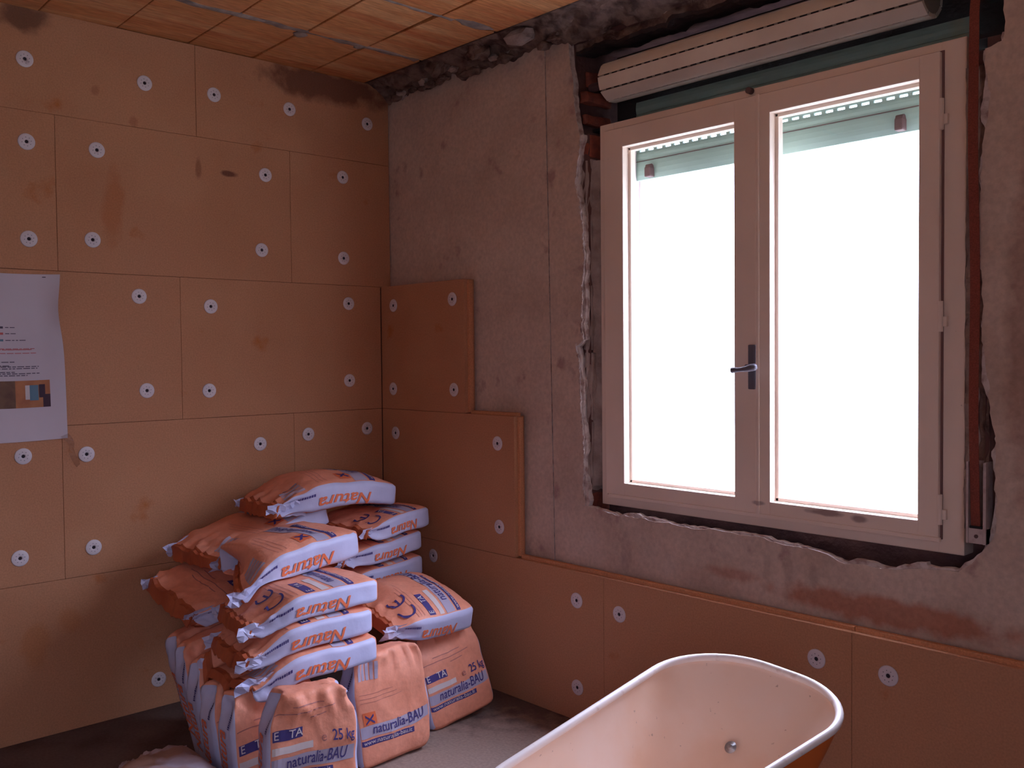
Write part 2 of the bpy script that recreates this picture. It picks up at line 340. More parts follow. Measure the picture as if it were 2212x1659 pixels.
# white flakes clinging to the left broken edge
bm = bmesh.new()
for k in range(70):
    z = .9+1.43*k/70; i = min(range(len(hole_a)), key=lambda q: abs(hole_a[q][1]-z)+(9 if hole_a[q][0] > 1.6 else 0)); x = hole_a[i][0]
    a = random.uniform(.006, .018); h = random.uniform(.012, .035)
    v = [bm.verts.new((x+random.uniform(-.006, .004), .0635, z-h/2)), bm.verts.new((x+a*.4, .060, z)), bm.verts.new((x+random.uniform(-.004, .008), .0635, z+h/2)), bm.verts.new((x-a*.5, .0645, z+random.uniform(-.006, .006))), bm.verts.new((x, .075, z))]
    for q in ((0,1,3), (1,2,3), (0,4,1), (1,4,2), (2,4,3), (3,4,0)): bm.faces.new([v[j] for j in q])
fl = link('plaster_flakes', mesh_of(bm, 'plaster_flakes', m_chalk), wall_right); tag(fl, kind='stuff')
# reveal blocks in the left jamb
zs = [.80, .905, 1.19, 1.47, 1.74, 2.02, 2.24, 2.335]
for i, (z0, z1) in enumerate(zip(zs, zs[1:])):
    bm = bmesh.new(); mm = [m_brick, m_under, m_under, m_under, m_under, m_under, m_brick][i]
    vs = box(bm, 1.262, 1.322+random.uniform(-.004, .006), .0952, .199, z0+.003, z1-.003, bev=.006)
    bmesh.ops.subdivide_edges(bm, edges=bm.edges[:], cuts=3, use_grid_fill=True)
    for v in bm.verts: v.co += noise.noise_vector(v.co*28)*.006
    link('brick', mesh_of(bm, 'brick', mm, False), wall_right)
def rough_strip(name, xa, ya, xb, yb, z0, z1, mat, seed, amp):
    bm = bmesh.new(); G = []
    for i in range(150):
        z = z0+(z1-z0)*i/149; rw = []
        for j in range(9):
            t = j/8; p = Vector((xa+(xb-xa)*t, ya+(yb-ya)*t, z))
            d = noise.noise_vector(Vector((p.x*16+seed, p.y*16, z*13)))*amp+noise.noise_vector(Vector((p.x*40, p.y*40+seed, z*38)))*amp*.45
            p += Vector((d.x, d.y, d.z*.3))*(1 if 0 < j < 8 else .3); rw.append(bm.verts.new(p))
        G.append(rw)
    for a, b in zip(G, G[1:]):
        for j in range(8): bm.faces.new((a[j], a[j+1], b[j+1], b[j]))
    return link(name, mesh_of(bm, name, mat), wall_right)
rough_strip('mortar_reveal', 1.300, .088, 1.345, .132, .93, 2.23, m_under, 2.0, .010)
rough_strip('mortar_reveal', 2.764, .118, 2.800, .128, .94, 2.27, m_under, 8.0, .014)
rough_strip('mortar_reveal', 2.800, .128, 2.845, .088, .94, 2.27, m_rubble, 5.0, .012)
# a few bricks showing in the roller cavity, left end
for (x0, x1, z0, z1, y0) in ((1.248, 1.290, 2.47, 2.515, .115), (1.248, 1.268, 2.54, 2.60, .15), (1.25, 1.280, 2.385, 2.425, .12)):
    bm = bmesh.new(); box(bm, x0, x1, y0, y0+.15, z0, z1, bev=.007)
    bmesh.ops.subdivide_edges(bm, edges=bm.edges[:], cuts=2, use_grid_fill=True)
    for v in bm.verts: v.co += noise.noise_vector(v.co*30)*.008
    link('brick', mesh_of(bm, 'brick', m_brick), wall_right)
# dark rough lining on the sides of the cavity and below the frame
for k in range(26):
    pass

# boards on the right wall -------------------------------------------
RB = []
for (x0, x1, z0, z1, te, tt) in [(0.002, .6425, 1.2, 1.8, True, False), (0.002, .9636, .6, 1.2, True, True), (0.002, .445, 0, .6, False, False), (.445, 1.462, 0, .6, False, True), (1.462, 2.478, 0, .6, False, True), (2.478, 3.495, 0, .6, False, True), (3.495, 4.51, 0, .6, False, True)]:
    b = board('insulation_board', wall_right, 'x', x0, x1, z0, z1, te, False)
    RB.append((x0, x1, z0, z1, b))
# tongues that stay bare on the upper edges
for (x0, x1, z, host) in [(.66, .962, 1.2, 1), (.98, 1.461, .6, 3), (1.463, 2.477, .6, 4), (2.479, 3.494, .6, 5), (3.496, 4.5, .6, 6)]:
    boxobj('board_tongue', (x0, x1, .019, .041, z-.004, z+.013), m_board2, RB[host][4], bev=.003)
for (x, z) in [(0.108, 1.704), (0.561, 1.713), (0.098, 1.299), (0.566, 1.304), (0.113, 1.084), (0.858, 1.079), (0.865, 0.719), (0.44-.04, 0.525), (1.32, 0.484), (1.542, 0.472), (1.321, 0.136), (2.36, 0.491), (2.594, 0.494)]:
    b = [q for q in RB if q[0] < x < q[1] and q[2] < z < q[3]][0][4]
    d = link('anchor_disc', DM, b, (x, -.0008, z)); d.rotation_euler = (R(90), 0, 0)

# ceiling -------------------------------------------------------------
bm = bmesh.new(); box(bm, -.26, XR+.2, YB-.2, .4, ZC+.03, ZC+.2)
box(bm, 2.45, XR, YB, -.075, ZC, ZC+.03, mi=1); box(bm, -.06, 2.45, YB, -2.45, ZC, ZC+.03, mi=1)
box(bm, -.06, XR, -.075, .0655, ZC+.012, ZC+.03, mi=2)
ceiling = struct(link('ceiling', mesh_of(bm, 'ceiling', [m_dark, m_tile, m_rubble])))
xs = [-.06, .447, .955, 1.455, 1.955, 2.45]
for i, (x0, x1) in enumerate(zip(xs, xs[1:])):
    for j in range(8):
        y1 = -.072-.2955*j; y0 = y1-.2955; sk = .04 if i else .02
        bm = bmesh.new(); g = .003; dz = random.uniform(-.003, .0025)
        box(bm, x0+.008, x1-.008, y0+g, y1-g, ZC+dz, ZC+.035, bev=.004)
        for v in bm.verts: v.co.y -= sk*(v.co.x-x0)/(x1-x0)*.6 if j else 0; v.co.z += .0025*noise.noise(v.co*7)
        # shallow extruded ribs along the tile
        link('clay_tile', mesh_of(bm, 'clay_tile', m_tile), ceiling)
def ragged_strip(name, pts, width, thick, mat, parent, seed):
    bm = bmesh.new(); L = []
    for i, p in enumerate(pts):
        wv = width*max(.12, .55+1.1*noise.noise(Vector((p[0]*7+seed, p[1]*7, seed))))
        wv2 = width*max(.12, .55+1.1*noise.noise(Vector((p[0]*7+seed, p[1]*7, seed+9))))
        t = thick*(.6+.8*abs(noise.noise(Vector((p[0]*11, p[1]*11, seed)))))
        L.append([bm.verts.new((p[0]-wv, p[1], p[2])), bm.verts.new((p[0]-wv*.6, p[1], p[2]-t)), bm.verts.new((p[0]+wv2*.6, p[1], p[2]-t*.8)), bm.verts.new((p[0]+wv2, p[1], p[2]))])
    for a, b in zip(L, L[1:]):
        for k in range(3): bm.faces.new((a[k], a[k+1], b[k+1], b[k]))
    return link(name, mesh_of(bm, name, mat, True), parent)
for s, (x, y0, y1) in enumerate(((.452, -2.4, -.10), (.958, -2.4, -.30), (1.456, -2.4, -.12), (1.956, -2.4, -.12))):
    ragged_strip('mortar_joint', [(x+.006*noise.noise(Vector((k*.3, s, 0))), y0+(y1-y0)*k/110, ZC+.001) for k in range(111)], .036, .007, m_mort, ceiling, s*3.7)
for (x, y, rx, ry) in ((.41, -.665, .035, .03), (.44, -.40, .03, .025), (.97, -.20, .035, .10), (.455, -.93, .02, .09)):
    bm = bmesh.new(); bmesh.ops.create_icosphere(bm, subdivisions=3, radius=1)
    for v in bm.verts: v.co = Vector((x+v.co.x*rx*(1+.4*noise.noise(v.co*2)), y+v.co.y*ry*(1+.4*noise.noise(v.co*2+Vector((3,0,0)))), ZC+.002+v.co.z*.010))
    link('mortar_lump', mesh_of(bm, 'mortar_lump', m_mort, True), ceiling)
# broken plaster band between ceiling tiles and window wall
bm = bmesh.new(); NX, NV = 420, 16; rowv = []
for i in range(NX+1):
    x = -.055+3.9*i/NX
    rowv.append([])
    for j in range(NV+1):
        t = j/NV
        y = -.074+.155*t; z = ZC-.002-.085*(t**1.6) - (.012*math.sin(t*math.pi))
        p = Vector((x, y, z)); d = noise.noise_vector(Vector((x*9, y*14, z*14)))*.026+noise.noise_vector(Vector((x*30, y*34, z*34)))*.011
        k = math.sin(min(1, t*1.15)*math.pi*.5)**.5 if t > .001 else 0
        hole = max(0, noise.noise(Vector((x*6.5+3, y*11, 2))))*.05
        q = p+Vector((0, d.y, d.z))*k*(1 if t < .9 else 1-(t-.9)*6)+Vector((0, hole*.6, hole))*k
        rowv[-1].append(bm.verts.new(q))
for a, b in zip(rowv, rowv[1:]):
    for j in range(NV): bm.faces.new((a[j], b[j], b[j+1], a[j+1])).material_index = 0 if j < 10 or a[j].co.x > 1.2 else (0 if noise.noise(Vector((a[j].co.x*5, j*.3, 1))) > -.35 else 1)
link('broken_plaster_band', mesh_of(bm, 'broken_plaster_band', [m_rubble, m_under]), ceiling)
for k in range(26):
    x = .03+1.2*k/26+random.uniform(-.02, .02); s = random.uniform(.010, .030)
    bm = bmesh.new(); bmesh.ops.create_icosphere(bm, subdivisions=2, radius=1)
    c = Vector((x, random.uniform(.01, .055), ZC-random.uniform(.045, .085)))
    if k % 6 == 4: c = Vector((x, -.02, ZC-.03)); s = .05
    for v in bm.verts:
        n_ = noise.noise(v.co*1.7+Vector((k*3.1, 0, 0)))
        v.co = c+Vector((v.co.x*s*1.5, v.co.y*s*.8, v.co.z*s*.7))*(1+.55*n_)
    link('rubble_chunk', mesh_of(bm, 'rubble_chunk', m_under if k % 5 == 2 else m_rubble), ceiling)
# rough stone-grey face above the roller cavity
bm = bmesh.new(); rows_ = []
for i in range(90):
    x = 1.22+1.75*i/89; rw = []
    for j in range(10):
        z = 2.792-.135*j/9
        z += (.022*noise.noise(Vector((x*7, 3, 0)))+.012*noise.noise(Vector((x*26, 1, 0))))*(j/9)
        y = .085+.022*noise.noise(Vector((x*6, z*9, 0)))+.010*noise.noise(Vector((x*26, z*20, 4)))
        rw.append(bm.verts.new((x, y, z)))
    rw.append(bm.verts.new((x, .20, rw[-1].co.z+.01)))
    rows_.append(rw)
for a, b in zip(rows_, rows_[1:]):
    for j in range(10): bm.faces.new((a[j], b[j], b[j+1], a[j+1])).material_index = 2 if j > 7 else (1 if j < 6 and noise.noise(Vector((a[j].co.x*8, j*.12, 6))) > .38 else 0)  # lower rows and underside darkened in colour to read as shade
link('rough_lintel_face', mesh_of(bm, 'rough_lintel_face', [m_rubble, m_under, m_cav]), wall_right)

# window --------------------------------------------------------------
window = struct(empty('window_1', (0, 0, 0)))
FX0, FX1, FZ0, FZ1, FY = 1.349, 2.763, .859, 2.363, .122
bm = bmesh.new(); t = .075
box(bm, FX0, FX0+t, FY, .19, FZ0, FZ1, .004); box(bm, FX1-t, FX1, FY, .19, FZ0, FZ1, .004)
box(bm, FX0+t-.004, FX1-t+.004, FY, .19, FZ0, FZ0+t-.01, .004); box(bm, FX0+t-.004, FX1-t+.004, FY, .19, FZ1-t+.015, FZ1, .004)
link('window_frame', mesh_of(bm, 'window_frame', m_wood), window)
def sash(x0, x1, z0, z1, gx0, gx1, gz0, gz1):
    bm = bmesh.new(); y0, y1 = .104, .168
    box(bm, x0, gx0, y0, y1, z0, z1, .0035); box(bm, gx1, x1, y0, y1, z0, z1, .0035)
    box(bm, gx0-.003, gx1+.003, y0, y1, z0, gz0, .0035); box(bm, gx0-.003, gx1+.003, y0, y1, gz1, z1, .0035)
    # glazing rebate beads
    e = .012
    box(bm, gx0-.001, gx0+e, y0+.034, y1-.002, gz0, gz1, .002); box(bm, gx1-e, gx1+.001, y0+.034, y1-.002, gz0, gz1, .002)
    box(bm, gx0, gx1, y0+.034, y1-.002, gz0-.001, gz0+e, .002); box(bm, gx0, gx1, y0+.034, y1-.002, gz1-e, gz1+.001, .002)
    s = link('sash', mesh_of(bm, 'sash', m_wood), window)
    boxobj('pane', (gx0+.002, gx1-.002, .1445, .1475, gz0+.002, gz1-.002), m_glass, s)
    return s
# glass openings are measured on the sash face plane
sl = sash(1.384, 2.074, .905, 2.332, 1.481, 1.986, .955, 2.2575)
sr = sash(2.081, 2.694, .905, 2.332, 2.128, 2.632, .951, 2.264)
boxobj('meeting_bead', (2.0765, 2.089, .097, .106, .905, 2.333), m_wood, sr, bev=.003)
boxobj('bottom_rail_drip', (1.40, 2.70, .100, .112, .893, .907), m_wood, window, bev=.003)
# dark gap around the sashes
for d in ((1.3805, 1.3845, .1195, .1235, .90, 2.336), (2.6935, 2.7005, .1185, .1235, .90, 2.336), (1.381, 2.70, .1195, .1235, 2.3315, 2.3365)):
    boxobj('sash_gap', d, m_groove, window)
for z in (2.15, 1.56, .99):
    bm = bmesh.new(); tube(bm, [(2.697, .108, z-.045), (2.697, .108, z+.045)], .0075, 10); box(bm, 2.70, 2.715, .108, .121, z-.03, z+.0, .002)
    link('hinge', mesh_of(bm, 'hinge', m_wood, False), sr)
h = empty('window_handle', parent=window)
bm = bmesh.new(); box(bm, 2.047, 2.0745, .0945, .104, 1.333, 1.486, .004)
hp = link('handle_plate', mesh_of(bm, 'handle_plate', m_handle), h)
bm = bmesh.new()
tube(bm, [(2.064, .096, 1.409), (2.064, .062, 1.409)], .0105, 12)
tube(bm, [(2.106, .058, 1.4105), (2.100, .056, 1.410), (2.088, .054, 1.4085), (2.068, .053, 1.404), (2.050, .052, 1.4015), (2.034, .052, 1.4005), (2.020, .052, 1.3995), (2.012, .052, 1.399)], [.008, .0115, .0125, .0105, .0080, .0078, .0098, .0105], 12)
link('handle_lever', mesh_of(bm, 'handle_lever', m_handle, True), h)
bm = bmesh.new(); tube(bm, [(2.05, .094, 2.352), (2.05, .116, 2.352)], .011, 10); link('top_catch', mesh_of(bm, 'top_catch', m_brown), window)

# roller shutter ------------------------------------------------------
shut = tag(empty('roller_shutter', (2.05, .2, 2.5)), 'rolled up cream slatted roller shutter in the opened box above the window', 'roller shutter')
def sadd(name, bm, mat, smooth=False, parent=None):
    me = mesh_of(bm, name, mat, smooth); o = link(name, me, parent or shut)
    if parent is None: o.matrix_parent_inverse = Matrix.Translation(-Vector(shut.location))
    return o
RX0, RX1, RC, RRad = 1.368, 2.640, (.170, 2.538), .079
nsl = 9; dth = 2*math.pi/nsl
def ring_pt(th, rr): return (RC[0]-rr*math.cos(th), RC[1]+rr*math.sin(th))
for k in range(nsl):
    th0 = R(46)-dth*k; bm = bmesh.new(); P = []
    for s in range(7):
        th = th0-dth*(.07+.88*s/6); sag = RRad*(math.cos(dth/2)/max(.9, math.cos((s/6-.5)*dth))*.55+.45)
        P.append(ring_pt(th, sag+.002))
    Q = [ring_pt(th0-dth*(.07+.88*s/6), RRad-.012) for s in range(7)]
    ends = []
    for x in (RX0, RX0+.012, RX1-.012, RX1):
        ends.append([bm.verts.new((x, p[0], p[1])) for p in P+Q[::-1]])
    for a, b in zip(ends, ends[1:]):
        for i in range(14): bm.faces.new((a[i], a[(i+1) % 14], b[(i+1) % 14], b[i]))
    bm.faces.new(ends[0][::-1]); bm.faces.new(ends[-1])
    so = sadd('slat', bm, m_slatin)
    # the hinge lip with its row of light slots
    bm = bmesh.new()
    tha, thb = th0+dth*.05, th0-dth*.05
    pa, pb = ring_pt(tha, RRad-.006), ring_pt(thb, RRad-.006)
    nn = 30
    for i in range(nn):
        xa = RX0+.03+(RX1-RX0-.06)*i/nn; xb = xa+.027
        pm = ring_pt(th0, RRad-.001)
        vs = [bm.verts.new(v) for v in ((xa, *ring_pt(th0+dth*.07, RRad-.001)), (xb, *ring_pt(th0+dth*.07, RRad-.001)), (xb, *ring_pt(th0-dth*.05, RRad-.001)), (xa, *ring_pt(th0-dth*.05, RRad-.001)))]
        bm.faces.new(vs)
    if k in (0, 1, 2, 3, 4):
        o2 = link('slot_row', mesh_of(bm, 'slot_row', m_slot), so); o2.matrix_parent_inverse = Matrix()
    else: bm.free()
bm = bmesh.new(); tube(bm, [(RX0+.001, *RC), (RX1-.001, *RC)], RRad-.006, 52); sadd('roller_core', bm, m_lip)
for xa, xb in ((1.26, RX0+.002), (RX1-.002, 2.895)):
    bm = bmesh.new(); tube(bm, [(xa, *RC), (xb, *RC)], .018, 12); sadd('roller_axle', bm, m_brown)
bm = bmesh.new(); tube(bm, [(2.80, *RC), (2.835, *RC)], .08, 26); sadd('strap_pulley', bm, m_rubber)
bm = bmesh.new(); box(bm, 1.247, 2.898, .191, .289, 2.366, 2.378); sadd('box_light_block', bm, m_cav)  # unseen board added to block daylight rising into the roller cavity
# hanging curtain: slats at the back of the window
SY0, SY1 = .294, .306
SX0, SX1 = 1.392, 2.720
def cslat(z0, z1, mat, name='slat'):
    bm = bmesh.new(); pr = [(SY0+.002, z0), (SY0-.001, z0+(z1-z0)*.25), (SY0-.002, (z0+z1)/2), (SY0-.001, z0+(z1-z0)*.75), (SY0+.002, z1), (SY1, z1), (SY1, z0)]
    A = [bm.verts.new((SX0, *p)) for p in pr]; B = [bm.verts.new((SX1, *p)) for p in pr]; n = len(pr)
    for i in range(n): bm.faces.new((A[i], A[(i+1) % n], B[(i+1) % n], B[i]))
    bm.faces.new(A[::-1]); bm.faces.new(B); return sadd(name, bm, mat)
cslat(2.160, 2.2345, m_slatout, 'bottom_bar')
cslat(2.2355, 2.2735, m_slatout); top_ = cslat(2.2825, 2.330, m_slatout); cslat(2.331, 2.378, m_slatout); cslat(2.379, 2.426, m_slatout); cslat(2.427, 2.475, m_slatout)
bm = bmesh.new(); box(bm, SX0, SX1, .291, .2945, 2.2340, 2.2362); sadd('seam_strip', bm, m_brown)
bm = bmesh.new(); x = SX0; pitch = .0430
while x < SX1:                                                     # bridges between the light slots
    box(bm, x, min(SX1, x+.0155), .2965, .3035, 2.2725, 2.2835); x += pitch
tag(sadd('slot_bridges', bm, m_slatout), kind='stuff')
for x in (1.471, 2.495):
    bm = bmesh.new(); box(bm, x-.014, x+.014, .262, .296, 2.163, 2.203, .006); tube(bm, [(x-.012, .279, 2.203), (x+.012, .279, 2.203)], .012, 12); sadd('stopper', bm, m_brown)
for x0, x1 in ((1.3875, 1.399), (2.713, 2.7245)):
    bm = bmesh.new(); box(bm, x0, x1, .272, .284, .90, 2.33, .001); box(bm, x0, x1, .312, .324, .90, 2.33, .001); box(bm, x0 if x0 < 2 else x1-.004, x0+.004 if x0 < 2 else x1, .272, .324, .90, 2.33); sadd('guide_rail', bm, m_white)
# outside jambs
bm = bmesh.new(); box(bm, 1.3872, 1.3890, .2003, .2715, .893, 2.333); box(bm, 2.7230, 2.7248, .2003, .2715, .893, 2.333); box(bm, 1.3872, 1.3890, .3245, .415, .893, 2.333); box(bm, 2.7230, 2.7248, .3245, .415, .893, 2.333); box(bm, 1.388, 2.724, .2003, .42, .8922, .9)
link('outer_reveal', mesh_of(bm, 'outer_reveal', m_out), wall_right)

# strap and winder -----------------------------------------------------
bm = bmesh.new(); L = []
for i in range(40):
    z = 2.62-1.66*i/39; x = 2.806+.013*(i/39); y = .052+.006*math.sin(i*.35)
    if z > 2.4: y += (z-2.4)*.20
    a = .35*math.sin(i*.11)
    L.append([bm.verts.new((x-.013, y-.002*a, z)), bm.verts.new((x+.013, y+.004*a, z)), bm.verts.new((x+.013, y+.0022+.004*a, z)), bm.verts.new((x-.013, y+.0022-.002*a, z))])
for a, b in zip(L, L[1:]):
    for k in range(4): bm.faces.new((a[k], a[(k+1) % 4], b[(k+1) % 4], b[k]))
bm.faces.new(L[0]); bm.faces.new(L[-1][::-1])
tag(link('shutter_strap', mesh_of(bm, 'shutter_strap', m_strap)), 'reddish brown pull strap hanging down along the right side of the window', 'strap')
wn = tag(empty('strap_winder', (2.823, .06, .914)), 'narrow pale metal strap winder set in the wall at the lower right of the window', 'strap winder')
def wadd(name, bm, mat):
    o = link(name, mesh_of(bm, name, mat), wn); o.matrix_parent_inverse = Matrix.Translation(-Vector(wn.location)); return o
bm = bmesh.new(); box(bm, 2.797, 2.803, .046, .10, .914, 1.145, .001); box(bm, 2.843, 2.851, .046, .10, .914, 1.145, .001); box(bm, 2.797, 2.851, .050, .10, .914, .958, .001); box(bm, 2.797, 2.851, .098, .102, .914, 1.145)
wadd('winder_case', bm, m_plate)
bm = bmesh.new(); box(bm, 2.806, 2.840, .0485, .052, .957, .964); wadd('strap_slot', bm, m_slot)
bm = bmesh.new(); lathe(bm, [(.0055, .0), (.0055, .002), (.003, .003), (0, .003)], Matrix.Translation((2.824, .050, .935)) @ Matrix.Rotation(R(90), 4, 'X'), 12); wadd('screw', bm, m_brown)

# ------------------------------------------------------------------ paper notice
pn = tag(empty('paper_notice', (0.01, -1.7, 1.15)), 'white printed site notice taped to the fibre board wall at the left edge', 'paper notice')
def psurf(y, z, off=0.0):
    t = (y+1.93)/.44; k = (1.787-z)/.634
    curl = max(0, t-.80)/.2; bulge = math.exp(-((k-.22)/.16)**2)
    yr = y+.02*k*max(0, t-.3)
    yr -= curl*bulge*.022
    x = .006+.010*curl*(1-.5*k)+.022*curl*curl*bulge+.002*math.sin(k*6+t*4)
    return Vector((x+off, yr, z-.006*math.sin(t*3)))
def pgrid(y0, y1, z0, z1, off, nu, nv, bm, mi=0):
    g = [[bm.verts.new(psurf(y0+(y1-y0)*i/nu, z0+(z1-z0)*j/nv, off)) for j in range(nv+1)] for i in range(nu+1)]
    for i in range(nu):
        for j in range(nv): bm.faces.new((g[i][j], g[i+1][j], g[i+1][j+1], g[i][j+1])).material_index = mi
def padd(name, bm, mats, smooth=True):
    o = link(name, mesh_of(bm, name, mats, smooth), pn); o.matrix_parent_inverse = Matrix.Translation(-Vector(pn.location)); return o
bm = bmesh.new(); pgrid(-1.93, -1.500, 1.153, 1.787, 0, 30, 40, bm); padd('sheet', bm, m_paper)
bm = bmesh.new()
rng = random.Random(3)
def pline(y0, y1, z, hgt, mi): pgrid(y0, y1, z-hgt/2, z+hgt/2, .0012, 14, 1, bm, mi)
def words(y0, y1, z, hgt, mi):
    y = y0
    while y < y1:
        l = rng.uniform(.008, .024); pline(y, min(y1, y+l), z, hgt, mi); y += l+.004
for z, y1 in ((1.585, -1.667), (1.562, -1.664), (1.537, -1.628)): words(-1.70, y1, z, .0028, 0)
for z, y1 in ((1.505, -1.602), (1.501, -1.612), (1.488, -1.594), (1.5015, -1.61)): words(-1.93, y1, z, .0024, 1)
for z, y1 in ((1.455, -1.668), (1.441, -1.69), (1.437, -1.59), (1.430, -1.595), (1.417, -1.67), (1.411, -1.588), (1.404, -1.63)): words(-1.93, y1, z, .0032, 0)
for z, mi in ((1.585, 0), (1.562, 1), (1.537, 2)): pgrid(-1.90, -1.707, z-.004, z+.004, .0012, 8, 1, bm, mi)
pgrid(-1.565, -1.552, 1.7745, 1.778, .0012, 3, 1, bm, 0)
tag(padd('printed_lines', bm, [m_ink, m_inkr, m_phblue]), kind='stuff')
bm = bmesh.new()
pgrid(-1.90, -1.673, 1.281, 1.384, .0012, 10, 6, bm, 0); pgrid(-1.673, -1.555, 1.281, 1.384, .0012, 8, 6, bm, 1)
pgrid(-1.640, -1.625, 1.312, 1.366, .0018, 3, 3, bm, 2); pgrid(-1.625, -1.595, 1.308, 1.366, .0018, 3, 3, bm, 3); pgrid(-1.593, -1.572, 1.318, 1.368, .0018, 3, 3, bm, 4); pgrid(-1.58, -1.555, 1.281, 1.33, .0018, 3, 3, bm, 4)
padd('photo_print', bm, [m_phb, m_pho, m_phw, m_phblue, m_phd], False)
bm = bmesh.new(); Lp = []
for i, (y, z, wd) in enumerate([(-1.502, 1.165, .012), (-1.488, 1.150, .014), (-1.475, 1.132, .012), (-1.473, 1.112, .007), (-1.476, 1.094, .012), (-1.468, 1.074, .013), (-1.458, 1.058, .010), (-1.450, 1.040, .006)]):
    a = i*.9; Lp.append([bm.verts.new((.016+.008*math.sin(i*1.7)-.004, y-wd, z-.006*math.cos(a))), bm.verts.new((.020+.008*math.cos(i*1.3), y+wd, z+.006*math.cos(a)))])
for a, b in zip(Lp, Lp[1:]): bm.faces.new((a[0], a[1], b[1], b[0]))
padd('loose_tape', bm, m_tape)

# ------------------------------------------------------------------ sacks
FONT = {}
def text_tris(s, bold=0.0, shear=0.0):
    key = (s, bold, shear)
    if key in FONT: return FONT[key]
    cu = bpy.data.curves.new('txt', 'FONT'); cu.body = s; cu.size = 1; cu.align_x = 'LEFT'; cu.shear = shear; cu.offset = bold; cu.resolution_u = 3
    o = bpy.data.objects.new('txt', cu); COL.objects.link(o)
    me = bpy.data.meshes.new_from_object(o.evaluated_get(bpy.context.evaluated_depsgraph_get()))
    bm = bmesh.new(); bm.from_mesh(me); bmesh.ops.triangulate(bm, faces=bm.faces[:])
    for _ in range(2):
        es = [e for e in bm.edges if e.calc_length() > .16]
        if es: bmesh.ops.subdivide_edges(bm, edges=es, cuts=1); bmesh.ops.triangulate(bm, faces=bm.faces[:])
    V = [(v.co.x, v.co.y) for v in bm.verts]; T = [[v.index for v in q.verts] for q in bm.faces]
    wd = max(v[0] for v in V)-min(v[0] for v in V); x0 = min(v[0] for v in V)
    bm.free(); bpy.data.objects.remove(o); bpy.data.curves.remove(cu); bpy.data.meshes.remove(me)
    FONT[key] = (V, T, wd, x0); return FONT[key]

def sstep(a, b, x):
    t = min(1, max(0, (x-a)/(b-a))); return t*t*(3-2*t)
class SackShape:
    def __init__(s, W, L, T, seed, edge=.78, topthin=.42, topnarrow=.06, wr=1.0, droop=0.0, flatbot=.25, sag=0.0, twist=0.0, bulge=1.0, reach=.11, skew=0.0, ear=1.0):
        s.below = []; s.__dict__.update(W=W, L=L, T=T, seed=seed, edge=edge, topthin=topthin, topnarrow=topnarrow, wr=wr, droop=droop, flatbot=flatbot, sag=sag, twist=twist, bulge=bulge, reach=reach, skew=skew, ear=ear)
    def cube(s, a, b, c):
        n = 11.0; q = (abs(a)**n+abs(b)**n+abs(c)**n)**(1/n)
        a2, b2, c2 = a/q, b/q, c/q
        te = sstep(.35, 1, b2)
        h = s.edge+s.bulge*(1-s.edge)*(1-abs(a2)**3)*(1-abs(b2)**4)
        if c2 < 0: h = s.edge+s.bulge*(1-s.edge)*s.flatbot*(1-abs(a2)**3)*(1-abs(b2)**4)
        h *= 1+(s.topthin-1)*te
        x = a2*s.W/2*(1-s.topnarrow*te)
        x -= math.copysign(1, a2)*abs(a2)**6*.35*s.T*te*max(0, 1-c2*c2)      # gusset folds in towards the top
        y = b2*s.L/2-s.skew*te*((a2+1)/2)**1.2; z = c2*s.T/2*h
        p = Vector((x, y, z)); sd = Vector((s.seed*7.3, s.seed*3.1, s.seed*1.7))
        k = s.wr
        d = noise.noise_vector(p*6+sd)*.0075*k + noise.noise_vector(p*15+sd)*.0028*k
        rg = 1-abs(noise.noise(Vector((p.x*10+p.y*3.5, p.y*4.5-p.x*3, p.z*9))+sd)); cr = max(0, rg-.86)/.14
        d.z += math.copysign(1, c2 if abs(c2) > .3 else 1)*.0055*k*cr*(0.3+1.2*te)
        rg2 = 1-abs(noise.noise(Vector((p.x*20+p.z*6, p.y*4.5, p.z*16))-sd)); cr2 = max(0, rg2-.76)/.24
        d += Vector((math.copysign(.010, a2)*abs(a2)**4, 0, .012*c2))*cr2*k*te
        p += d*(.4 if abs(b2) > .98 and b2 < 0 else 1)
        p.z -= s.droop*sstep(.15, 1.0, b2)**1.3
        p.z -= s.sag*b2*b2
        p.x += s.twist*b2*p.z*4
        if s.below:                                  # a sack settles on what already lies under it
            p = s.settle(p, c2)
        return p
    def settle(s, p, c2):
        q = s.mx @ p; zt = -9
        for bv, lo, hi in s.below:
            if not (lo.x-.03 < q.x < hi.x+.03 and lo.y-.03 < q.y < hi.y+.03) or q.z > hi.z+.04: continue
            for dx, dy in ((0, 0), (.014, 0), (-.014, 0), (0, .014), (0, -.014)):
                hit = bv.ray_cast(Vector((q.x+dx, q.y+dy, 3.0)), Vector((0, 0, -1)))
                if hit[0] is not None:
                    z = hit[0].z+.005+(c2+1)*.012
                    if z-s.reach < q.z: zt = max(zt, z)
        if q.z < zt: q.z = zt
        return s.mxi @ q
    def press(s, p): return s.settle(p, -1) if s.below else p
    def on(s, face, u, v, off=0.0):
        """u to the reader's right, v up, both -1..1 on that face"""
        F = {'front': lambda u, v: (u, v, 1), 'back': lambda u, v: (-u, v, -1), 'left': lambda u, v: (-1, u, -v), 'right': lambda u, v: (1, -u, -v), 'bottom': lambda u, v: (u, -1, v), 'top': lambda u, v: (u, 1, -v)}[face]
        p = s.cube(*F(u, v))
        if off:
            e = .02; pu = s.cube(*F(u+e, v)); pv = s.cube(*F(u, v+e)); nrm = (pu-p).cross(pv-p)
            if nrm.length > 0: p = p+nrm.normalized()*off
        return p
    def dims(s, face): return {'front': (s.W, s.L), 'back': (s.W, s.L), 'left': (s.L, s.T*s.edge), 'right': (s.L, s.T*s.edge), 'bottom': (s.W, s.T), 'top': (s.W, s.T)}[face]

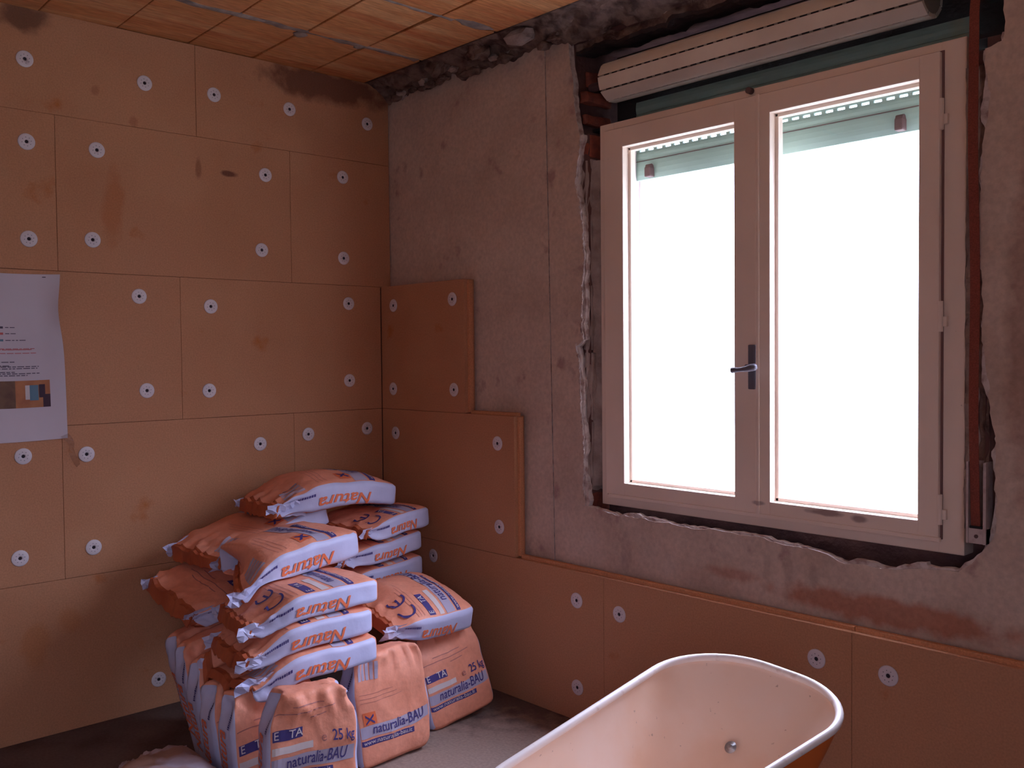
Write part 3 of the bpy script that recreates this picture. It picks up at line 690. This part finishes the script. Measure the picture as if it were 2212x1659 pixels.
def patch(bm, S, face, u0, u1, v0, v1, mi, off=.0011, step=.012):
    W, H = S.dims(face); nu = max(1, int(abs(u1-u0)*W/2/step)); nv = max(1, int(abs(v1-v0)*H/2/step))
    g = [[bm.verts.new(S.on(face, u0+(u1-u0)*i/nu, v0+(v1-v0)*j/nv, off)) for j in range(nv+1)] for i in range(nu+1)]
    for i in range(nu):
        for j in range(nv): bm.faces.new((g[i][j], g[i+1][j], g[i+1][j+1], g[i][j+1])).material_index = mi
def text(bm, S, face, s, u, v, size, mi, bold=0.0, shear=0.0, off=.0027, fit=None, sx=1.0):
    """text with its lower left at (u, v); size in metres; fit = width in u units"""
    V, T, wd, x0 = text_tris(s, bold, shear); W, H = S.dims(face)
    kx = size*sx if fit is None else fit*W/2/wd
    vs = [bm.verts.new(S.on(face, u+(x-x0)*kx*2/W, v+y*size*2/H, off)) for x, y in V]
    for t in T:
        try: bm.faces.new([vs[i] for i in t]).material_index = mi
        except ValueError: pass
PM = [m_navy, m_lav, m_white, m_pred, m_rosy, m_sor, m_swh]
NAVY, LAV, WHT, RED, ROSY, ORG, SWH = range(7)
def ce_mark(bm, S, face, u, v, rad, bar=False):
    W, H = S.dims(face); n = 14; wv = rad*.13
    P = lambda x, y: S.on(face, u+x*2/W, v+y*2/H, .0027)
    prev = None
    for i in range(n+1):
        a = R(65)+R(230)*i/n; c, q = math.cos(a), math.sin(a)
        cur = (bm.verts.new(P((rad-wv)*c, (rad-wv)*q)), bm.verts.new(P((rad+wv)*c, (rad+wv)*q)))
        if prev: bm.faces.new((prev[0], prev[1], cur[1], cur[0])).material_index = NAVY
        prev = cur
    if bar:
        bm.faces.new([bm.verts.new(P(x, y)) for x, y in ((-rad, -wv), (rad*.15, -wv), (rad*.15, wv), (-rad, wv))]).material_index = NAVY
def print_front(bm, S, face, kind, dv=0.0):
    g = lambda frac: -1+2*(frac+dv)                       # fraction of the height from the sack's bottom
    # company band and web strip
    patch(bm, S, face, -1*.97, .93, g(.275), g(.385), LAV)
    text(bm, S, face, 'naturalia-BAU', -.62, g(.300), .052, NAVY, .006, .12, fit=1.36)
    patch(bm, S, face, -.97, .42, g(.205), g(.255), NAVY)
    text(bm, S, face, 'www.naturalia-bau.it', -.90, g(.217), .022, WHT, 0, 0, fit=1.26)
    if kind == 1:
        patch(bm, S, face, -.95, -.08, g(.415), g(.475), WHT)
        patch(bm, S, face, -.93, -.28, g(.525), g(.605), NAVY)
        text(bm, S, face, 'E', -.88, g(.540), .036, WHT, 0, 0); text(bm, S, face, 'TA', -.58, g(.540), .036, WHT, .004, 0)
        text(bm, S, face, 'e', .12, g(.445), .042, ROSY, 0, 0); text(bm, S, face, '25 kg', .38, g(.440), .046, NAVY, .012, 0, fit=.52)
        for k, (a, b) in enumerate(((-.55, .30), (-.95, .55), (-.10, .32))): patch(bm, S, face, a, b, g(.76-.05*k), g(.768-.05*k), ROSY)
    elif kind == 3:
        patch(bm, S, face, -.95, -.20, g(.415), g(.475), WHT); patch(bm, S, face, -.93, -.28, g(.525), g(.60), NAVY)
        text(bm, S, face, 'E', -.88, g(.538), .034, WHT, 0, 0); text(bm, S, face, 'TA', -.58, g(.538), .034, WHT, .004, 0)
        ce_mark(bm, S, face, -.62, g(.79), .031); ce_mark(bm, S, face, -.24, g(.79), .031, True)
        for k in range(3): patch(bm, S, face, -.9, .3-.15*k, g(.66+.035*k), g(.664+.035*k), ROSY)
    else:
        u0, v0 = -.80, g(.40); W, H = S.dims(face)
        patch(bm, S, face, u0-.02, u0+.30, v0-.012, v0+.145*W/H*2, RED); 
        for sg in (1, -1):
            n = 8; uu = [u0+.04+.20*i/n for i in range(n+1)]; hh = .20*W/H
            for i in range(n):
                a, b = (uu[i], uu[i+1]); va = v0+.015+(hh*i/n if sg > 0 else hh*(n-i)/n); vb = v0+.015+(hh*(i+1)/n if sg > 0 else hh*(n-i-1)/n); wv = .022
                q = [S.on(face, a, va-wv, .0019), S.on(face, b, vb-wv, .0019), S.on(face, b, vb+wv, .0019), S.on(face, a, va+wv, .0019)]
                bm.faces.new([bm.verts.new(p) for p in q]).material_index = NAVY
        for k in range(5): patch(bm, S, face, -.85+.10*k, -.78+.10*k, g(.78), g(.93), LAV)
        for k in range(3): patch(bm, S, face, -.85, .25-.1*k, g(.60+.035*k), g(.603+.035*k), ROSY)
def print_side(bm, S, face):
    text(bm, S, face, 'Natura', -.46 if face == 'left' else -.40, -.10, .055*min(1.2, S.T/.105), RED, .018, .32, fit=.86)
    V = [0, .04]
    u = .44
    rr = random.Random(S.seed)
    while u < .74:
        l = rr.uniform(.012, .03); patch(bm, S, face, u, u+l, -.50, -.50+.24, NAVY); u += l+.008

def sack_mesh(S, mats):
    bm = bmesh.new(); vd = {}
    na, nb, nc = 26, 40, 9
    def V(a, b, c):
        k = (round(a, 5), round(b, 5), round(c, 5))
        if k not in vd: vd[k] = bm.verts.new(S.cube(a, b, c))
        return vd[k]
    A = [-1+2*i/na for i in range(na+1)]; B = [-1+2*i/nb for i in range(nb+1)]; Cc = [-1+2*i/nc for i in range(nc+1)]
    def face(f, P, Q, mi):
        for i in range(len(P)-1):
            for j in range(len(Q)-1):
                bm.faces.new((f(P[i], Q[j]), f(P[i+1], Q[j]), f(P[i+1], Q[j+1]), f(P[i], Q[j+1]))).material_index = mi
    face(lambda a, b: V(a, b, 1), A, B, 0); face(lambda a, b: V(a, b, -1), A, B, 0)
    face(lambda b, c: V(-1, b, c), B, Cc, 1); face(lambda b, c: V(1, b, c), B, Cc, 1)
    face(lambda a, c: V(a, -1, c), A, Cc, 0); face(lambda a, c: V(a, 1, c), A, Cc, 2)
    return mesh_of(bm, 'paper_sack', mats, True)
SACKS = []; BVHS = []
def addbv(o, Mx):
    V = [Mx @ v.co for v in o.data.vertices]; lo = Vector([min(v[k] for v in V) for k in range(3)]); hi = Vector([max(v[k] for v in V) for k in range(3)])
    BVHS.append((BVHTree.FromPolygons(V, [tuple(q.vertices) for q in o.data.polygons]), lo, hi))
def sack(label, group, center, rz=180.0, pitch=0.0, roll=0.0, kind=1, upright=False, flap=True, side='left', cat='sack', printed=True, mats=None, dv=0.0, **kw):
    S = SackShape(seed=len(SACKS)*1.37+.5, **kw)
    if upright:   # local X -> +y, Y -> +z, Z -> +x
        base = Matrix(((0,0,1,0),(1,0,0,0),(0,1,0,0),(0,0,0,1)))
        Mx = Matrix.Translation(center) @ Matrix.Rotation(R(rz), 4, 'Z') @ Matrix.Rotation(R(roll), 4, 'X') @ Matrix.Rotation(R(pitch), 4, 'Y') @ base
    else:
        Mx = Matrix.Translation(center) @ Matrix.Rotation(R(rz), 4, 'Z') @ Matrix.Rotation(R(-pitch), 4, 'X') @ Matrix.Rotation(R(roll), 4, 'Y')
    S.mx = Mx; S.mxi = Mx.inverted()
    rd = math.hypot(S.W, S.L)/2+.12
    if not upright: S.below = [b for b in BVHS if all(b[1][k]-rd < center[k] < b[2][k]+rd for k in (0, 1))]
    o = link('paper_sack', sack_mesh(S, mats or ([m_sor, m_swh, m_sor] if upright else [m_sor, m_swh, m_sred]))); tag(o, label, cat, group)
    o.matrix_world = Mx
    addbv(o, Mx)
    if printed:
        bm = bmesh.new(); print_front(bm, S, 'front', kind, dv); link('front_print', mesh_of2(bm, 'front_print', PM), o)
        bm = bmesh.new(); print_side(bm, S, 'left'); link('side_print', mesh_of2(bm, 'side_print', PM), o)
    if S.ear > 0 and not upright and flap is not None:
        bm = bmesh.new(); g = []
        for i in range(25):
            a = -.95+1.90*i/24; tp = S.on('top', a, -.8); bt = S.on('top', a, .7 if flap else -.2); wv = .003*noise.noise(Vector((a*2, S.seed, 0)))
            tp.y = max(tp.y, S.L/2-.012-S.skew*((a+1)/2)**1.2); bt.y = max(bt.y, S.L/2-.012-S.skew*((a+1)/2)**1.2)
            g.append([bm.verts.new(q) for q in (tp+Vector((0, -.004, .004)), tp+Vector((0, .009+wv, .003)), bt+Vector((0, .018+wv, -.004)), bt+Vector((0, .014+wv, -.007)), tp+Vector((0, .002, -.004)))])
        for a, b in zip(g, g[1:]):
            for k in range(5): bm.faces.new((a[k], b[k], b[(k+1) % 5], a[(k+1) % 5])).material_index = 0
        bm.faces.new(g[0]); bm.faces.new(g[-1][::-1])
        for v in bm.verts: v.co = S.press(v.co)
        fl = link('folded_end', mesh_of(bm, 'folded_end', [m_sred], False), o); fl['label'] = 'orange folded closing flap'; addbv(fl, Mx)
        # crumpled white gusset ears at the corners
        for sg in (-1, 1):
            bm = bmesh.new(); c = S.on('top', sg*.93, -.1); pts = []; e = S.ear if sg < 0 else 1.0; NE, NJ = 10, 5
            for i in range(NE):
                t = i/(NE-1)
                for j in range(NJ):
                    q = Vector((sg*(.003+.003*j)*e, (-.095+.135*t)*e+.01*(1-e), .0145*(j-2)*(1-.45*t)*e))+noise.noise_vector(Vector((i*.9, j*1.5, S.seed*3+sg)))*.011*e*(.35+t)
                    pts.append(bm.verts.new(c+q))
            for i in range(NE-1):
                for j in range(NJ-1): bm.faces.new((pts[i*NJ+j], pts[i*NJ+j+1], pts[i*NJ+NJ+j+1], pts[i*NJ+NJ+j]))
            for v in bm.verts: v.co = S.press(v.co)
            er = link('gusset_ear', mesh_of(bm, 'gusset_ear', [m_swh], False), o); addbv(er, Mx)
    SACKS.append(o); return o
def mesh_of2(bm, name, mats):
    me = bpy.data.meshes.new(name); bm.to_mesh(me); bm.free()
    for m in mats: me.materials.append(m)
    return me

G1, G2 = 'upright sacks at the bottom of the pile', 'sacks lying on the pile'
up_ = dict(upright=True, flap=False, T=.128, edge=.90, topthin=.66, wr=1.15, topnarrow=.08)
sack('upright orange sack at the front of the pile, printed 25 kg, nearest the camera', G1, (1.245, -1.165, .205), rz=-11, pitch=-1, W=.295, L=.41, kind=1, dv=.15, **dict(up_, topnarrow=.16, wr=1.7))
sack('second upright sack in the shaded row, orange front peeking out left of the front sack', G1, (1.075, -1.205, .200), rz=0, pitch=-2, roll=4, W=.325, L=.395, kind=1, **up_)
sack('third upright sack in the shaded row, mostly its pale side gusset showing', G1, (.925, -1.195, .200), rz=0, pitch=-2, roll=7, W=.325, L=.395, kind=1, **up_)
sack('fourth upright sack in the shaded row behind the front sack', G1, (.775, -1.165, .222), rz=0, pitch=-2, roll=10, W=.325, L=.435, kind=1, **up_)
sack('fifth upright sack in the shaded row, second from its left end', G1, (.622, -1.135, .238), rz=0, pitch=-2, roll=13, W=.325, L=.46, kind=1, **up_)
sack('leftmost and last upright sack of the shaded row, leaning out by the left wall', G1, (.470, -1.09, .241), rz=0, pitch=-2, roll=16, W=.325, L=.465, kind=1, **up_)
sack('upright orange sack in the middle of the front, with hazard cross and wrinkled plain top', G1, (1.045, -.735, .195), rz=0, pitch=-6, roll=2, W=.315, L=.39, kind=2, **dict(up_, wr=1.6))
sack('upright orange sack leaning in the dark by the right wall, below the CE sack', G1, (.925, -.345, .180), rz=0, pitch=-13, roll=8, W=.325, L=.355, kind=1, **up_)
ly = dict(T=.105, edge=.80, wr=1.0)
sack('orange sack marked CE lying flat beside the right wall, on the leaning upright sack', G2, (.83, -.46, .452), rz=183, pitch=-1, roll=-15, W=.38, L=.40, kind=3, bulge=2.2, T=.125, edge=.72, wr=1.1, ear=1.7)
sack('lowest of the three white-sided sacks stacked in the room corner', G2, (.40, -.40, .525), rz=187, pitch=3, W=.37, L=.44, kind=1, **ly)
sack('middle of the three white-sided sacks stacked in the room corner', G2, (.41, -.41, .632), rz=188, pitch=4, W=.37, L=.44, kind=1, **ly)
sack('topmost of the three white-sided sacks in the corner, under the crowning sack', G2, (.43, -.36, .737), rz=191, pitch=5, W=.38, L=.37, kind=3, **ly)
sack('lowest of the four pale-sided sacks lying at the front', G2, (.965, -1.065, .435), rz=180, W=.38, L=.49, kind=2, droop=.06, reach=.2, ear=1.35, **ly)
sack('second from below of the four pale-sided sacks lying at the front', G2, (.945, -1.062, .528), rz=180, pitch=1, W=.38, L=.48, kind=1, droop=.055, ear=1.3, skew=.03, **ly)
sack('third from below of the front sacks, dark box and CE on its orange top', G2, (.925, -1.035, .622), rz=181, pitch=1, W=.38, L=.50, kind=3, droop=.05, ear=1.4, skew=.06, **ly)
sack('topmost of the four front sacks, hazard cross on top, crumpled white tip', G2, (.735, -1.0, .730), rz=190, pitch=5, W=.35, L=.56, kind=2, droop=.06, T=.125, edge=.80, wr=1.25, flap=False, topthin=.34, topnarrow=.04, bulge=1.4, reach=.2, skew=.24, ear=1.7)
sack('dark orange sack end on the left, just under the tilted shaded sack', G2, (.395, -1.01, .560), rz=186, roll=-13, W=.39, L=.52, kind=1, droop=.015, T=.10, edge=.80, wr=1.4)
sack('shaded orange sack tilted down to the left, pale ridge along its front edge', G2, (.30, -.87, .735), rz=190, pitch=13, W=.38, L=.54, kind=2, T=.11, edge=.80, wr=1.5, reach=.3, ear=1.4)
sack('crowning sack on the very top of the pile, with hazard cross', G2, (.335, -.565, .885), rz=181, pitch=0, roll=0, W=.38, L=.59, kind=2, T=.14, edge=.68, wr=1.4, bulge=1.5, droop=.01, sag=.038, reach=.2, ear=1.3)
sack('crumpled sack lying on the dark floor in the lower left foreground', None, (1.03, -1.53, .100), rz=90, pitch=0, W=.29, L=.46, printed=False, mats=[m_sdust, m_swh, m_swh], T=.21, edge=.55, wr=2.4, flap=None)

# ------------------------------------------------------------------ wheelbarrow
wb = tag(empty('wheelbarrow', (2.6, -1.0, 0)), 'wheelbarrow with a pale dusty tray and orange outside, below the window', 'wheelbarrow')
def wadd2(name, bm, mats, smooth=True, parent=None):
    o = link(name, mesh_of(bm, name, mats, smooth), parent or wb)
    if parent is None: o.matrix_parent_inverse = Matrix.Translation(-Vector(wb.location))
    return o
WX = 2.585
def rimz(x, y): return .637-.105*(-.8-y)-.09*(x-2.325)
def rounded(cs, rads, na=14, ne=10):
    out = []; n = len(cs)
    for i in range(n):
        p, q, t = Vector(cs[i-1]), Vector(cs[i]), Vector(cs[(i+1) % n]); d1 = (p-q).normalized(); d2 = (t-q).normalized()
        ang = d1.angle(d2); L = rads[i]/math.tan(ang/2); a, b = q+d1*L, q+d2*L
        c = q+(d1+d2).normalized()*(rads[i]/math.sin(ang/2))
        a0 = math.atan2((a-c).y, (a-c).x); a1 = math.atan2((b-c).y, (b-c).x); da = (a1-a0+math.pi) % (2*math.pi)-math.pi
        out.append([c+Vector((math.cos(a0+da*k/na), math.sin(a0+da*k/na)))*rads[i] for k in range(na+1)])
    full = []
    for i in range(n):
        full += out[i]; e0, e1 = out[i][-1], out[(i+1) % n][0]
        full += [e0.lerp(e1, k/ne) for k in range(1, ne)]
    return full
RIM_O = rounded([(2.830, -.562), (2.326, -.574), (2.408, -1.50), (2.772, -1.50)], [.185, .205, .15, .15])
RIM_I = rounded([(2.735, -.825), (2.425, -.825), (2.465, -1.36), (2.705, -1.36)], [.10, .10, .09, .09])
NR = len(RIM_O)
def rim_pts(n=0, s=0.0):
    """rim loop; s moves it inwards and downwards towards the tray floor (0..1)"""
    out = []
    for o_, i_ in zip(RIM_O, RIM_I):
        x = o_.x+(i_.x-o_.x)*s**1.12; y = o_.y+(i_.y-o_.y)*s**1.04
        zt = rimz(o_.x, o_.y); out.append(Vector((x, y, zt+(.315-zt)*s**.93)))
    return out
levels = [0, .04, .1, .18, .28, .4, .52, .64, .76, .86, .93, .98, 1.0]
bm = bmesh.new(); rings = []
for off in (0, 1):
    R_ = []
    for s in levels:
        pts = rim_pts(0, s)
        if s == 1.0: pts = [p+(Vector((WX, -1.05, p.z))-p)*.06 for p in pts]
        if off:
            pts = [p+Vector(((p.x-WX), (p.y+1.0), 0)).normalized()*.003+Vector((0, 0, -.003)) for p in pts]
        R_.append([bm.verts.new(p) for p in pts])
    for A_, B_ in zip(R_, R_[1:]):
        for k in range(NR): bm.faces.new((A_[k], A_[(k+1) % NR], B_[(k+1) % NR], B_[k])).material_index = off
    q = bm.faces.new(R_[-1]); q.material_index = off
    rings.append(R_)
for k in range(NR): bm.faces.new((rings[0][0][k], rings[0][0][(k+1) % NR], rings[1][0][(k+1) % NR], rings[1][0][k])).material_index = 0
me = mesh_of2(bm, 'tray', [m_tray, m_tor])
for p in me.polygons: p.use_smooth = True
tr = link('tray', me, wb); tr.matrix_parent_inverse = Matrix.Translation(-Vector(wb.location))
bm = bmesh.new(); tube(bm, rim_pts(), .0098, 12, closed=True); wadd2('rim', bm, m_rim)
# bolt through the front slope
bm = bmesh.new(); lathe(bm, [(.016, .0), (.016, .0012), (.0075, .0015), (.0075, .0055), (.0045, .007), (0, .007)], Matrix.Translation((2.528, -.714, .466)) @ Matrix.Rotation(R(48), 4, 'X'), 18); wadd2('bolt', bm, m_steel)
for sx in (-1, 1):
    bm = bmesh.new()
    tube(bm, [(WX+sx*.065, -.66, .192), (WX+sx*.085, -.80, .245), (WX+sx*.165, -1.02, .297), (WX+sx*.20, -1.36, .30), (WX+sx*.27, -1.60, .50), (WX+sx*.285, -1.75, .60), (WX+sx*.29, -2.02, .62)], .016, 10)
    wadd2('side_tube', bm, m_steel)
    bm = bmesh.new(); tube(bm, [(WX+sx*.288, -1.92, .615), (WX+sx*.29, -2.06, .623)], .021, 12); wadd2('grip', bm, m_rubber)
    bm = bmesh.new(); tube(bm, [(WX+sx*.215, -1.10, .30), (WX+sx*.24, -1.27, .02), (WX+sx*.24, -1.33, .012), (WX+sx*.225, -1.45, .36)], .014, 10); wadd2('leg', bm, m_steel)
whl = empty('wheel', parent=wb)
WM = Matrix.Translation((WX, -.66, .192)) @ Matrix.Rotation(R(90), 4, 'Y')
bm = bmesh.new(); pr = [(.145+.045*math.cos(a), .04*math.sin(a)) for a in [math.pi+2*math.pi*i/14 for i in range(15)]]; lathe(bm, pr, WM, 32)
def wh(name, bm, m):
    o = link(name, mesh_of(bm, name, m, True), whl); o.matrix_parent_inverse = Matrix.Translation(-Vector(wb.location)); return o
wh('tyre', bm, m_rubber)
bm = bmesh.new(); lathe(bm, [(0, -.03), (.03, -.03), (.034, -.012), (.105, -.012), (.112, -.028), (.112, .028), (.105, .012), (.034, .012), (.03, .03), (0, .03)], WM, 28); wh('wheel_rim', bm, m_tor)
bm = bmesh.new(); tube(bm, [(WX-.07, -.66, .192), (WX+.07, -.66, .192)], .009, 10); wh('axle', bm, m_steel)
